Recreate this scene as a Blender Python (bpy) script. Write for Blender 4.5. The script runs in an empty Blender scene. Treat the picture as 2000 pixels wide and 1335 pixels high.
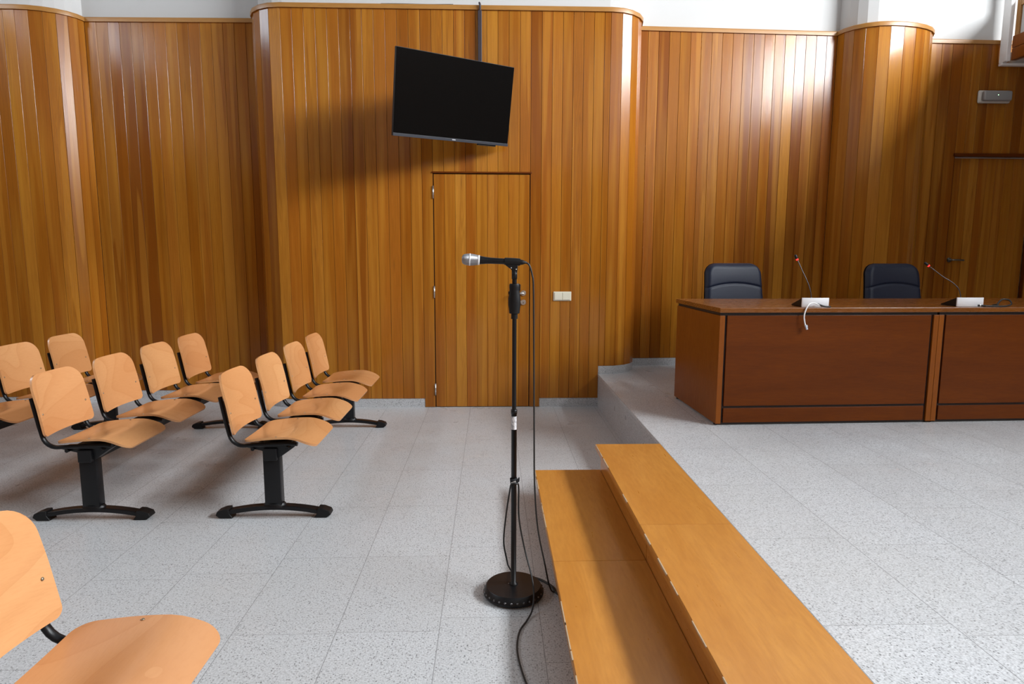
import bpy, bmesh, math, random
from mathutils import Vector, Matrix
random.seed(7)
SC = bpy.context.scene
COL = SC.collection
PI = math.pi

# ------------------------------------------------------------------ camera
def setup_camera():
    p, y, r = [math.radians(a) for a in (7.56093059, 1.76626382, -0.15756903)]
    fwd = Vector((math.sin(y)*math.cos(p), math.cos(y)*math.cos(p), -math.sin(p)))
    right = Vector((math.cos(y), -math.sin(y), 0))
    down = fwd.cross(right)
    r2 = right*math.cos(r)+down*math.sin(r)
    d2 = -right*math.sin(r)+down*math.cos(r)
    cam = bpy.data.cameras.new('camera')
    cam.sensor_width = 36
    cam.lens = 1275/2000*36
    cam.clip_start = 0.05
    o = bpy.data.objects.new('camera', cam)
    m = Matrix((r2, -d2, -fwd)).transposed().to_4x4()
    m.translation = (0, 0, 1.4)
    o.matrix_world = m
    COL.objects.link(o)
    SC.camera = o
setup_camera()

# ------------------------------------------------------------------ light
SC.view_settings.view_transform = 'Standard'
SC.view_settings.look = 'None'
SC.view_settings.gamma = 1
SC.view_settings.exposure = 0.42
W = bpy.data.worlds.new('sky'); SC.world = W
W.use_nodes = True
W.node_tree.nodes['Background'].inputs[0].default_value = (0.75, 0.85, 1, 1)
W.node_tree.nodes['Background'].inputs[1].default_value = 0.6
SC.cycles.max_bounces = 10
SC.cycles.diffuse_bounces = 6
SC.cycles.use_denoising = True
SC.cycles.sample_clamp_indirect = 2.5
SC.cycles.caustics_reflective = False
SC.cycles.caustics_refractive = False
SC.cycles.blur_glossy = 0.5

def area(name, loc, rot, sx, sy, power, color=(1, 1, 1)):
    l = bpy.data.lights.new(name, 'AREA')
    l.shape = 'RECTANGLE'; l.size = sx; l.size_y = sy; l.energy = power; l.color = color
    o = bpy.data.objects.new(name, l); COL.objects.link(o)
    o.location = loc; o.rotation_euler = rot
    return o
RW, LW, BW, FW, CH = 6.9, -6.5, 6.8, -4.0, 6.4        # right / left wall x, back / front wall y, ceiling
# daylight standing in the window openings high on the right and the left wall
WR = (-2.2, 4.2, 4.45, 5.95)       # y0,y1,z0,z1
WL = (0.4, 5.8, 4.60, 5.35)
area('daylight_right', (RW+0.12, (WR[0]+WR[1])/2, (WR[2]+WR[3])/2), (0, math.radians(90), 0), WR[3]-WR[2], WR[1]-WR[0], 1450, (0.93, 0.97, 1.0))
area('daylight_left', (LW-0.12, (WL[0]+WL[1])/2, (WL[2]+WL[3])/2), (0, math.radians(-90), 0), WL[3]-WL[2], WL[1]-WL[0], 125, (0.80, 0.90, 1.0))

# ------------------------------------------------------------------ material helpers
def newmat(name):
    m = bpy.data.materials.new(name); m.use_nodes = True
    nt = m.node_tree
    return m, nt, nt.nodes['Principled BSDF']
def simple(name, col, rough=0.5, metal=0.0, coat=0.0, spec=0.5, bump=0.0, bscale=200, var=0.0):
    m, nt, b = newmat(name)
    b.inputs['Base Color'].default_value = (*col, 1)
    b.inputs['Roughness'].default_value = rough
    b.inputs['Metallic'].default_value = metal
    b.inputs['Coat Weight'].default_value = coat
    b.inputs['Coat Roughness'].default_value = 0.1
    b.inputs['Specular IOR Level'].default_value = spec
    tc = nt.nodes.new('ShaderNodeTexCoord')
    n = nt.nodes.new('ShaderNodeTexNoise'); n.inputs['Scale'].default_value = bscale
    nt.links.new(tc.outputs['Object'], n.inputs['Vector'])
    if bump:
        bp = nt.nodes.new('ShaderNodeBump'); bp.inputs['Strength'].default_value = bump; bp.inputs['Distance'].default_value = 0.002
        nt.links.new(n.outputs['Fac'], bp.inputs['Height']); nt.links.new(bp.outputs['Normal'], b.inputs['Normal'])
    if var:
        n.inputs['Scale'].default_value = bscale
        mx = nt.nodes.new('ShaderNodeMix'); mx.data_type = 'RGBA'
        mx.inputs[6].default_value = (*[c*(1-var) for c in col], 1); mx.inputs[7].default_value = (*[min(1, c*(1+var)) for c in col], 1)
        nt.links.new(n.outputs['Fac'], mx.inputs[0]); nt.links.new(mx.outputs[2], b.inputs['Base Color'])
    return m
class N:
    """small node-graph writer"""
    def __init__(s, nt): s.nt = nt
    def n(s, t, **kw):
        x = s.nt.nodes.new(t)
        for k, v in kw.items(): setattr(x, k, v)
        return x
    def l(s, a, b): s.nt.links.new(a, b)
    def math(s, op, a, b=None, c=None, clamp=False):
        x = s.n('ShaderNodeMath', operation=op); x.use_clamp = clamp
        for i, v in enumerate((a, b, c)):
            if v is None: continue
            if isinstance(v, (int, float)): x.inputs[i].default_value = v
            else: s.l(v, x.inputs[i])
        return x.outputs[0]
    def comb(s, a, b, c=0.0):
        x = s.n('ShaderNodeCombineXYZ')
        for i, v in enumerate((a, b, c)):
            if isinstance(v, (int, float)): x.inputs[i].default_value = v
            else: s.l(v, x.inputs[i])
        return x.outputs[0]
    def noise(s, vec, scale, detail=3, rough=0.5, dist=0.0):
        x = s.n('ShaderNodeTexNoise'); s.l(vec, x.inputs['Vector'])
        x.inputs['Scale'].default_value = scale; x.inputs['Detail'].default_value = detail
        x.inputs['Roughness'].default_value = rough; x.inputs['Distortion'].default_value = dist
        return x.outputs['Fac']
    def ramp(s, fac, stops, interp='LINEAR'):
        x = s.n('ShaderNodeValToRGB'); x.color_ramp.interpolation = interp
        e = x.color_ramp.elements
        while len(e) > 1: e.remove(e[-1])
        e[0].position = stops[0][0]; e[0].color = (*stops[0][1], 1)
        for p, c in stops[1:]:
            q = e.new(p); q.color = (*c, 1)
        s.l(fac, x.inputs[0]); return x.outputs[0]
    def mix(s, fac, a, b, blend='MIX'):
        x = s.n('ShaderNodeMix', data_type='RGBA', blend_type=blend)
        for i, v in ((0, fac), (6, a), (7, b)):
            if isinstance(v, (int, float)): x.inputs[i].default_value = v
            elif isinstance(v, tuple): x.inputs[i].default_value = (*v, 1)
            else: s.l(v, x.inputs[i])
        return x.outputs[2]
    def rng(s, v, a, b, c, d, clamp=True):
        x = s.n('ShaderNodeMapRange'); x.clamp = clamp
        s.l(v, x.inputs[0])
        for i, q in enumerate((a, b, c, d)): x.inputs[i+1].default_value = q
        return x.outputs[0]
    def bump(s, h, strength, dist, bsdf):
        x = s.n('ShaderNodeBump'); x.inputs['Strength'].default_value = strength; x.inputs['Distance'].default_value = dist
        s.l(h, x.inputs['Height']); s.l(x.outputs[0], bsdf.inputs['Normal'])

def plank_material(name, stops, seed=0.0, rough=(0.11, 0.25)):
    m, nt, b = newmat(name); g = N(nt)
    uv = g.n('ShaderNodeUVMap'); uv.uv_map = 'UVMap'
    sp = g.n('ShaderNodeSeparateXYZ'); g.l(uv.outputs[0], sp.inputs[0])
    u, v = sp.outputs[0], sp.outputs[1]
    idx = g.math('FLOOR', u); fr = g.math('FRACT', u)
    wn = g.n('ShaderNodeTexWhiteNoise', noise_dimensions='2D'); g.l(g.comb(idx, seed+3.3), wn.inputs['Vector'])
    rnd = wn.outputs['Value']
    wn2 = g.n('ShaderNodeTexWhiteNoise', noise_dimensions='2D'); g.l(g.comb(idx, seed+11.7), wn2.inputs['Vector'])
    rnd2 = wn2.outputs['Value']
    base = g.ramp(rnd, stops)
    off = g.math('MULTIPLY', idx, 17.31)
    # fine streaks
    fine = g.noise(g.comb(g.math('MULTIPLY', fr, 9.0), g.math('MULTIPLY', v, 0.9), off), 4.0, 6, 0.62)
    # slow tone shift along and across a board (heart and sap wood)
    slow = g.noise(g.comb(g.math('MULTIPLY', fr, 0.9), g.math('MULTIPLY', v, 0.35), off), 1.6, 2, 0.5)
    # cathedral figure
    d = g.noise(g.comb(g.math('MULTIPLY', fr, 1.3), g.math('MULTIPLY', v, 0.55), off), 1.5, 2, 0.4)
    rings = g.math('FRACT', g.math('MULTIPLY', d, 13.0))
    rings = g.math('ABSOLUTE', g.math('SUBTRACT', rings, 0.5))
    rings = g.rng(rings, 0.0, 0.5, 0.0, 1.0)
    fig = g.math('MULTIPLY', rings, g.rng(rnd2, 0.35, 0.9, 0.04, 0.5))
    c = g.mix(g.math('MULTIPLY', g.rng(fine, 0.35, 0.7, 0.0, 1.0), 0.55), base, (0.16, 0.050, 0.005))
    c = g.mix(g.math('MULTIPLY', fig, 0.95), c, (0.20, 0.066, 0.007))
    c = g.mix(g.rng(slow, 0.45, 0.70, 0.0, 0.45), c, (0.48, 0.215, 0.026))
    # sapwood tongues with crisp edges on some boards
    tong = g.noise(g.comb(g.math('MULTIPLY', fr, 1.1), g.math('MULTIPLY', v, 0.28), g.math('ADD', off, 5.0)), 1.3, 1, 0.3)
    tm = g.math('MULTIPLY', g.rng(tong, 0.58, 0.60, 0.0, 1.0), g.math('GREATER_THAN', rnd2, 0.55))
    c = g.mix(g.math('MULTIPLY', tm, 0.30), c, (0.54, 0.235, 0.030))
    tm2 = g.math('MULTIPLY', g.rng(tong, 0.40, 0.43, 1.0, 0.0), g.math('LESS_THAN', rnd2, 0.4))
    c = g.mix(g.math('MULTIPLY', tm2, 0.30), c, (0.18, 0.048, 0.005))
    # knots, rare
    vor = g.n('ShaderNodeTexVoronoi'); vor.inputs['Scale'].default_value = 1.0
    g.l(g.comb(g.math('MULTIPLY', fr, 1.2), g.math('MULTIPLY', v, 0.8), off), vor.inputs['Vector'])
    knot = g.rng(vor.outputs['Distance'], 0.02, 0.07, 0.55, 0.0)
    c = g.mix(knot, c, (0.12, 0.045, 0.01))
    g.l(c, b.inputs['Base Color'])
    r = g.math('ADD', g.rng(rnd2, 0, 1, rough[0], rough[1]), g.rng(fine, 0.3, 0.7, -0.02, 0.05))
    g.l(r, b.inputs['Roughness'])
    b.inputs['Specular IOR Level'].default_value = 0.33
    g.bump(g.math('ADD', fine, g.math('MULTIPLY', rings, 0.3)), 0.12, 0.0015, b)
    return m

STOPS = [(0.0, (0.20, 0.053, 0.005)), (0.18, (0.28, 0.083, 0.007)), (0.36, (0.37, 0.124, 0.011)), (0.52, (0.31, 0.097, 0.007)), (0.70, (0.43, 0.162, 0.015)), (0.86, (0.33, 0.094, 0.009)), (1.0, (0.52, 0.218, 0.026))]
M_PLANK = plank_material('varnished oak boarding', STOPS)
M_PLANK_DOOR = plank_material('varnished oak door boarding', STOPS, 41.0)

def grain_material(name, dark, mid, light, axis=0, scale=1.0, rough=0.3, coat=0.0, figure=0.5, along=6.0, spec=0.5):
    """veneer / solid wood with the grain along one object axis"""
    m, nt, b = newmat(name); g = N(nt)
    tc = g.n('ShaderNodeTexCoord'); oi = g.n('ShaderNodeObjectInfo')
    sp = g.n('ShaderNodeSeparateXYZ'); g.l(tc.outputs['Object'], sp.inputs[0])
    o = [sp.outputs[i] for i in range(3)]
    off = g.math('MULTIPLY', oi.outputs['Random'], 37.0)
    a = g.math('ADD', g.math('MULTIPLY', o[axis], scale), off)
    others = [o[i] for i in range(3) if i != axis]
    p, q = [g.math('MULTIPLY', x, scale*along) for x in others]
    vec = g.comb(a, p, q)
    fine = g.noise(vec, 9.0, 6, 0.65)
    big = g.noise(vec, 0.9, 2, 0.5, 0.6)
    rings = g.math('ABSOLUTE', g.math('SUBTRACT', g.math('FRACT', g.math('MULTIPLY', big, 11.0)), 0.5))
    rings = g.rng(rings, 0.0, 0.5, 0.0, 1.0)
    c = g.mix(g.rng(big, 0.3, 0.7, 0, 1), mid, light)
    c = g.mix(g.math('MULTIPLY', rings, figure), c, dark)
    c = g.mix(g.math('MULTIPLY', g.rng(fine, 0.4, 0.75, 0, 1), 0.4), c, dark)
    g.l(c, b.inputs['Base Color'])
    g.l(g.rng(fine, 0.3, 0.7, rough-0.03, rough+0.06), b.inputs['Roughness'])
    b.inputs['Coat Weight'].default_value = coat; b.inputs['Coat Roughness'].default_value = 0.12
    b.inputs['Specular IOR Level'].default_value = spec
    g.bump(fine, 0.08, 0.001, b)
    return m
def beech_material(name):
    """formed beech plywood: pale face veneer with large flame figure"""
    m, nt, b = newmat(name); g = N(nt)
    tc = g.n('ShaderNodeTexCoord'); oi = g.n('ShaderNodeObjectInfo')
    sp = g.n('ShaderNodeSeparateXYZ'); g.l(tc.outputs['Object'], sp.inputs[0])
    x, y, z = sp.outputs
    off = g.math('MULTIPLY', oi.outputs['Random'], 53.0)
    h = g.math('ADD', g.math('MULTIPLY', z, 1.0), g.math('MULTIPLY', x, 0.8))
    y = g.math('ADD', y, off)
    vec = g.comb(g.math('MULTIPLY', y, 1.5), g.math('MULTIPLY', h, 4.2), off)
    big = g.noise(vec, 1.0, 1, 0.4, 0.5)
    rings = g.math('FRACT', g.math('MULTIPLY', big, 10.0))
    band = g.rng(rings, 0.0, 1.0, 0.0, 1.0)
    fine = g.noise(g.comb(g.math('MULTIPLY', y, 8.0), g.math('MULTIPLY', h, 60.0), off), 4.0, 4, 0.6)
    wn = g.n('ShaderNodeTexWhiteNoise', noise_dimensions='1D'); g.l(off, wn.inputs['W'])
    c = g.mix(g.rng(big, 0.35, 0.65, 0, 1), (0.57, 0.268, 0.104), (0.66, 0.350, 0.152))
    c = g.mix(g.math('MULTIPLY', g.math('POWER', band, 4.0), 0.30), c, (0.45, 0.175, 0.055))
    c = g.mix(g.math('MULTIPLY', g.rng(fine, 0.45, 0.75, 0, 1), 0.22), c, (0.45, 0.19, 0.07))
    c = g.mix(g.math('MULTIPLY', wn.outputs['Value'], 0.35), c, (0.56, 0.215, 0.085))
    g.l(c, b.inputs['Base Color'])
    b.inputs['Roughness'].default_value = 0.27
    b.inputs['Coat Weight'].default_value = 0.25; b.inputs['Coat Roughness'].default_value = 0.12
    return m
M_BEECH = beech_material('formed beech plywood')
M_TREAD = grain_material('orange varnished tread wood', (0.36, 0.125, 0.016), (0.51, 0.205, 0.034), (0.58, 0.255, 0.050), axis=1, scale=1.1, rough=0.30, figure=0.16, along=6.0, coat=0.1)
M_TREAD_WORN = simple('worn grey nosing', (0.46, 0.34, 0.22), 0.6, var=0.3, bscale=60)
M_DESK_SHADED = grain_material('red brown desk veneer', (0.065, 0.013, 0.0010), (0.105, 0.023, 0.0015), (0.135, 0.031, 0.002), axis=0, scale=1.3, rough=0.34, figure=0.12, along=8.0, spec=0.16)  # darker copy of the desk veneer, the front's shade put into the colour
M_DESK_TOP = grain_material('red brown desk top veneer', (0.10, 0.028, 0.003), (0.17, 0.052, 0.005), (0.22, 0.070, 0.007), axis=0, scale=1.3, rough=0.26, figure=0.12, along=8.0)  # lighter copy for the top, its light from above put into the colour
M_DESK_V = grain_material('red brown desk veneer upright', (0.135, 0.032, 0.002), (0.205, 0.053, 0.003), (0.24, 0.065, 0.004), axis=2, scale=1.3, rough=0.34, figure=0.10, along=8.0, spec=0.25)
M_TRIM = grain_material('light oak cap rail', (0.24, 0.10, 0.016), (0.34, 0.155, 0.032), (0.42, 0.20, 0.05), axis=0, scale=1.0, rough=0.35, figure=0.15)
M_GROOVE = simple('dark recess', (0.012, 0.006, 0.004), 0.6)
M_BLACK = simple('black powder coated steel', (0.006, 0.006, 0.007), 0.34, spec=0.3, bump=0.15, bscale=900)
M_BLACKPL = simple('black plastic', (0.006, 0.006, 0.0065), 0.45, spec=0.3, bump=0.1, bscale=700)
M_RUBBER = simple('black rubber cable', (0.010, 0.010, 0.010), 0.5)
M_CHROME = simple('brushed steel', (0.62, 0.62, 0.60), 0.32, 1.0)
M_SCREW = simple('dull screw', (0.30, 0.25, 0.18), 0.4, 0.8)
M_SILVER = simple('silver painted plastic', (0.86, 0.87, 0.90), 0.32, 0.1)
M_WHITEPL = simple('cream plastic', (0.72, 0.69, 0.56), 0.4)
M_WHITE = simple('white plastic', (0.82, 0.82, 0.82), 0.4)
M_LEATHER = simple('black leather', (0.010, 0.014, 0.032), 0.45, spec=0.3, bump=0.35, bscale=260)
M_LEATHER_SIDE = simple('dull black upholstery', (0.010, 0.011, 0.013), 0.6, bump=0.3, bscale=260)
M_SCREEN = simple('black glass screen', (0.003, 0.003, 0.003), 0.12, spec=0.25)
M_BEZEL = simple('slate grey bezel', (0.022, 0.024, 0.032), 0.35)
M_LOGO = simple('grey metallic badge', (0.45, 0.45, 0.48), 0.4)
M_PLASTER = simple('off white plaster', (0.55, 0.55, 0.545), 0.85, var=0.02, bscale=3)
M_CEIL = simple('grey ceiling', (0.17, 0.17, 0.17), 0.9, var=0.02, bscale=2)
M_PLASTER2 = simple('grey plaster', (0.42, 0.42, 0.41), 0.85, var=0.02, bscale=3)

def glow(name, col, strength):
    m, nt, b = newmat(name)
    b.inputs['Base Color'].default_value = (*col, 1)
    b.inputs['Emission Color'].default_value = (*col, 1)
    b.inputs['Emission Strength'].default_value = strength
    return m
M_RED = glow('lit red ring', (1.0, 0.02, 0.02), 2.5)
M_GREEN = glow('lit green diode', (0.35, 1.0, 0.4), 6.0)

def granite(name, tiles=None, base=(0.60, 0.612, 0.63), contrast=1.0, strip=0.385, x0=-0.20, length=0.62, seed=1.0, rough=0.32):
    m, nt, b = newmat(name); g = N(nt)
    tc = g.n('ShaderNodeTexCoord'); sp = g.n('ShaderNodeSeparateXYZ'); g.l(tc.outputs['Object'], sp.inputs[0])
    P = tc.outputs['Object']
    # crystals
    s1 = g.noise(P, 155, 3, 0.6)
    s2 = g.noise(P, 95, 3, 0.6)
    s3 = g.noise(P, 1.4, 3, 0.5)
    patch = g.noise(P, 4.0, 2, 0.5)
    c = g.ramp(s1, [(0.28, tuple(v*(1-0.55*contrast) for v in base)), (0.42, tuple(v*(1-0.16*contrast) for v in base)), (0.56, base), (0.70, tuple(min(1, v*1.18) for v in base))])
    vor = g.n('ShaderNodeTexVoronoi'); vor.inputs['Scale'].default_value = 135
    g.l(P, vor.inputs['Vector'])
    sepc = g.n('ShaderNodeSeparateColor'); g.l(vor.outputs['Color'], sepc.inputs[0])
    isdark = g.math('MULTIPLY', g.math('GREATER_THAN', sepc.outputs[0], 0.69), g.rng(vor.outputs['Distance'], 0.28, 0.5, 1.0, 0.0))
    isdark = g.math('MULTIPLY', isdark, g.rng(s2, 0.38, 0.62, 0.15, 1.0))
    c = g.mix(g.math('MULTIPLY', isdark, 0.85*contrast), c, (0.075, 0.078, 0.085))
    c = g.mix(g.rng(s3, 0.35, 0.7, 0.0, 0.18), c, (0.50, 0.475, 0.43))
    if tiles:
        u = g.math('DIVIDE', g.math('SUBTRACT', sp.outputs[0], x0), strip)
        iu = g.math('FLOOR', u); fu = g.math('FRACT', u)
        wn = g.n('ShaderNodeTexWhiteNoise', noise_dimensions='2D'); g.l(g.comb(iu, seed), wn.inputs['Vector'])
        v = g.math('DIVIDE', g.math('ADD', sp.outputs[1], g.math('MULTIPLY', wn.outputs['Value'], length)), length)
        iv = g.math('FLOOR', v); fv = g.math('FRACT', v)
        w3 = g.n('ShaderNodeTexWhiteNoise', noise_dimensions='3D'); g.l(g.comb(iu, iv, seed), w3.inputs['Vector'])
        c = g.mix(g.rng(w3.outputs['Value'], 0, 1, 0.0, 0.28), c, g.mix(0.5, c, (0.36, 0.355, 0.35)))
        du = g.math('MULTIPLY', g.math('MINIMUM', fu, g.math('SUBTRACT', 1.0, fu)), strip)
        dv = g.math('MULTIPLY', g.math('MINIMUM', fv, g.math('SUBTRACT', 1.0, fv)), length)
        lu = g.rng(du, 0.0007, 0.0020, 0.85, 0.0)
        lv = g.rng(dv, 0.0006, 0.0017, 0.70, 0.0)
        c = g.mix(g.math('MAXIMUM', lu, lv), c, (0.20, 0.20, 0.205))
    g.l(c, b.inputs['Base Color'])
    g.l(g.rng(patch, 0.3, 0.7, rough-0.06, rough+0.10), b.inputs['Roughness'])
    b.inputs['Specular IOR Level'].default_value = 0.45
    return m
M_FLOOR = granite('grey granite floor tiles', True, contrast=1.2)
M_PLAT = granite('grey granite platform tiles', True, base=(0.62, 0.63, 0.65), x0=0.985, strip=0.39, length=0.60, seed=5.0, contrast=1.1)
M_GRAN = granite('speckled granite slab', None, base=(0.50, 0.51, 0.53), contrast=1.15)

# ------------------------------------------------------------------ mesh helpers
def link_mesh(name, bm, mats, parent=None, smooth=False, loc=None):
    me = bpy.data.meshes.new(name)
    bm.normal_update()
    bm.to_mesh(me); bm.free()
    for m in (mats if isinstance(mats, (list, tuple)) else [mats]): me.materials.append(m)
    o = bpy.data.objects.new(name, me); COL.objects.link(o)
    if parent is not None: o.parent = parent
    if loc is not None: o.location = loc
    if smooth:
        for p in me.polygons: p.use_smooth = True
    return o
def tag(o, label=None, category=None, group=None, kind=None):
    if label: o['label'] = label
    if category: o['category'] = category
    if group: o['group'] = group
    if kind: o['kind'] = kind
    return o
def empty(name, loc, rz=0.0):
    o = bpy.data.objects.new(name, None); COL.objects.link(o)
    o.empty_display_size = 0.1
    o.location = loc; o.rotation_euler = (0, 0, rz)
    return o
def box(bm, x0, x1, y0, y1, z0, z1, bevel=0.0, seg=2, mi=0, M=None):
    r = bmesh.ops.create_cube(bm, size=1.0)
    vs = r['verts']
    for v in vs:
        v.co = Vector(((x0+x1)/2+v.co.x*(x1-x0), (y0+y1)/2+v.co.y*(y1-y0), (z0+z1)/2+v.co.z*(z1-z0)))
    fs = {f for v in vs for f in v.link_faces}
    for f in fs: f.material_index = mi
    if bevel > 0:
        es = list({e for v in vs for e in v.link_edges})
        rr = bmesh.ops.bevel(bm, geom=es, offset=bevel, segments=seg, affect='EDGES', profile=0.5)
        for f in rr['faces']: f.material_index = mi
        vs = list({v for f in fs if f.is_valid for v in f.verts} | {v for f in rr['faces'] for v in f.verts})
    if M is not None:
        for v in vs: v.co = M @ v.co
    return vs
def prism(bm, pts, axis, a0, a1, bevel=0.0, mi=0, seg=2):
    """polygon pts (2-D) extruded along axis from a0 to a1; axis 'x': pts=(y,z), 'y': (x,z), 'z': (x,y)"""
    def mk(p, a):
        return {'x': (a, p[0], p[1]), 'y': (p[0], a, p[1]), 'z': (p[0], p[1], a)}[axis]
    A = [bm.verts.new(mk(p, a0)) for p in pts]; B = [bm.verts.new(mk(p, a1)) for p in pts]
    fs = [bm.faces.new(A), bm.faces.new(B[::-1])]
    n = len(pts)
    for i in range(n): fs.append(bm.faces.new((A[i], B[i], B[(i+1) % n], A[(i+1) % n])))
    for f in fs: f.material_index = mi
    bmesh.ops.recalc_face_normals(bm, faces=fs)
    if bevel:
        es = list({e for f in fs for e in f.edges})
        r = bmesh.ops.bevel(bm, geom=es, offset=bevel, segments=seg, affect='EDGES', profile=0.5)
        for f in r['faces']: f.material_index = mi
def catmull(pts, k=8):
    P = [Vector(p) for p in pts]; out = []
    for i in range(len(P)-1):
        p0 = P[i-1] if i else P[0]*2-P[1]; p1, p2 = P[i], P[i+1]; p3 = P[i+2] if i+2 < len(P) else P[-1]*2-P[-2]
        for j in range(k):
            t = j/k
            out.append(0.5*((2*p1)+(-p0+p2)*t+(2*p0-5*p1+4*p2-p3)*t*t+(-p0+3*p1-3*p2+p3)*t**3))
    out.append(P[-1]); return out
def tube(bm, pts, r, n=10, ry=None, up=None, caps=True, mi=0):
    """round (or elliptical r x ry) tube along points; r may be a list"""
    P = [Vector(p) for p in pts]
    rs = r if isinstance(r, (list, tuple)) else [r]*len(P)
    rings = []
    t0 = (P[1]-P[0]).normalized()
    nrm = Vector(up) if up else (Vector((0, 0, 1)) if abs(t0.z) < 0.9 else Vector((0, 1, 0)))
    for i, p in enumerate(P):
        t = ((P[min(i+1, len(P)-1)]-p).normalized() if i < len(P)-1 else Vector()) + ((p-P[i-1]).normalized() if i else Vector())
        t.normalize()
        nrm = (nrm-t*nrm.dot(t)).normalized()
        bi = t.cross(nrm)
        q = ry/r if (ry and not isinstance(r, (list, tuple))) else 1.0
        rings.append([bm.verts.new(p+nrm*math.cos(a)*rs[i]+bi*math.sin(a)*rs[i]*q) for a in [2*PI*k/n for k in range(n)]])
    fs = []
    for a, b in zip(rings, rings[1:]):
        for k in range(n): fs.append(bm.faces.new((a[k], a[(k+1) % n], b[(k+1) % n], b[k])))
    for f in fs: f.smooth = True
    if caps:
        fs.append(bm.faces.new(rings[0][::-1])); fs.append(bm.faces.new(rings[-1]))
    for f in fs: f.material_index = mi
    return fs
def lathe(bm, prof, n=32, M=None, mi=0, sharp=True):
    """prof [(r, z)] around the z axis, then placed by M"""
    M = M or Matrix()
    rings = []
    for r, z in prof:
        if r < 1e-6: rings.append([bm.verts.new(M @ Vector((0, 0, z)))])
        else: rings.append([bm.verts.new(M @ Vector((r*math.cos(2*PI*k/n), r*math.sin(2*PI*k/n), z))) for k in range(n)])
    fs = []
    for a, b in zip(rings, rings[1:]):
        for k in range(n):
            k2 = (k+1) % n
            if len(a) == 1 and len(b) == 1: continue
            if len(a) == 1: fs.append(bm.faces.new((a[0], b[k2], b[k])))
            elif len(b) == 1: fs.append(bm.faces.new((a[k], a[k2], b[0])))
            else: fs.append(bm.faces.new((a[k], a[k2], b[k2], b[k])))
    bmesh.ops.recalc_face_normals(bm, faces=fs)
    for f in fs: f.smooth = True; f.material_index = mi
    return fs
def aim(frm, to):
    d = (Vector(to)-Vector(frm)).normalized()
    M = d.to_track_quat('Z', 'Y').to_matrix().to_4x4(); M.translation = Vector(frm)
    return M
def autosmooth(o, ang=35):
    me = o.data
    for p in me.polygons: p.use_smooth = True
    me.set_sharp_from_angle(angle=math.radians(ang))
    return o
def copy_tree(o, parent=None):
    c = o.copy(); COL.objects.link(c)
    if parent is not None: c.parent = parent
    for ch in [x for x in bpy.data.objects if x.parent == o]: copy_tree(ch, c)
    return c

# ------------------------------------------------------------------ room shell
def arc(cx, cy, rx, ry, a0, a1, n):
    return [(cx+rx*math.cos(math.radians(a0+(a1-a0)*i/n)), cy+ry*math.sin(math.radians(a0+(a1-a0)*i/n))) for i in range(n+1)]
PANEL_TOP = 3.490
PZ = 0.308                     # platform height
Y1 = 5.953
# plan of the boarded wall, left to right, as runs of straight or curved pieces
RUNS = []
def straight(a, b, n=None, w=0.1):
    L = math.dist(a, b); n = n or max(1, round(L/w))
    return [(a[0]+(b[0]-a[0])*i/n, a[1]+(b[1]-a[1])*i/n) for i in range(n+1)]
DOOR = (-0.524, 0.344, 2.118)
STRIP = (-0.621, 0.440)
RUNS += [('l', straight((LW, 6.085), (-4.12, 6.085)))]
RUNS += [('l', arc(-4.12, 6.375, 0.42, 0.29, -90, 0, 6))]
RUNS += [('l', straight((-3.70, 6.375), (-2.14, 6.345), 15))]
RUNS += [('l', straight((-2.14, 6.345), (-2.14, 6.283), 1))]
RUNS += [('l', arc(-1.81, 6.283, 0.33, 0.33, 180, 270, 5))]
RUNS += [('l', straight((-1.81, Y1), (STRIP[0], Y1), 12))]
RUNS += [('strip', [(STRIP[0], Y1), (DOOR[0], Y1)])]
RUNS += [('over', straight((DOOR[0], Y1), (DOOR[1], Y1), 9))]
RUNS += [('strip', [(DOOR[1], Y1), (STRIP[1], Y1)])]
RUNS += [('l', straight((STRIP[1], Y1), (0.985, Y1), 6))]
RUNS += [('p', straight((0.985, Y1), (1.04, Y1), 1))]
RUNS += [('p', arc(1.04, 6.283, 0.33, 0.33, 270, 360, 5))]
RUNS += [('p', straight((1.37, 6.283), (1.37, 6.41), 1))]
RUNS += [('p', straight((1.37, 6.41), (3.315, 6.49), 19))]
RUNS += [('p', arc(3.655, 6.49, 0.34, 0.30, 180, 270, 5))]
RUNS += [('p', arc(3.655, 6.53, 0.575, 0.34, 270, 350, 6))]
RUNS += [('p', straight((4.222, 6.475), (4.24, 6.66), 2))]
D2 = (4.690, 5.56, 2.405)
RUNS += [('p', straight((4.24, 6.66), (D2[0], 6.67), 4))]
RUNS += [('over2', straight((D2[0], 6.67), (D2[1], 6.69), 9))]
RUNS += [('p', straight((D2[1], 6.69), (RW, 6.72), 13))]

def path_all():
    P = []
    for _, r in RUNS:
        for p in r:
            if not P or math.dist(P[-1], p) > 1e-5: P.append(p)
    return P
PATH = path_all()
def offset(path, d):
    """shift a plan path away from the room (d>0 is behind the boards)"""
    out = []
    for i, p in enumerate(path):
        v = Vector((0, 0))
        if i: v += Vector((p[0]-path[i-1][0], p[1]-path[i-1][1])).normalized()
        a = Vector((p[0]-path[i-1][0], p[1]-path[i-1][1])).normalized() if i else None
        b = Vector((path[i+1][0]-p[0], path[i+1][1]-p[1])).normalized() if i < len(path)-1 else None
        a = a or b; b = b or a
        na, nb = Vector((-a.y, a.x)), Vector((-b.y, b.x))
        n = (na+nb); n.normalize()
        k = d/max(0.5, n.dot(na))
        out.append((p[0]+n.x*k, p[1]+n.y*k))
    return out

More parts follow.
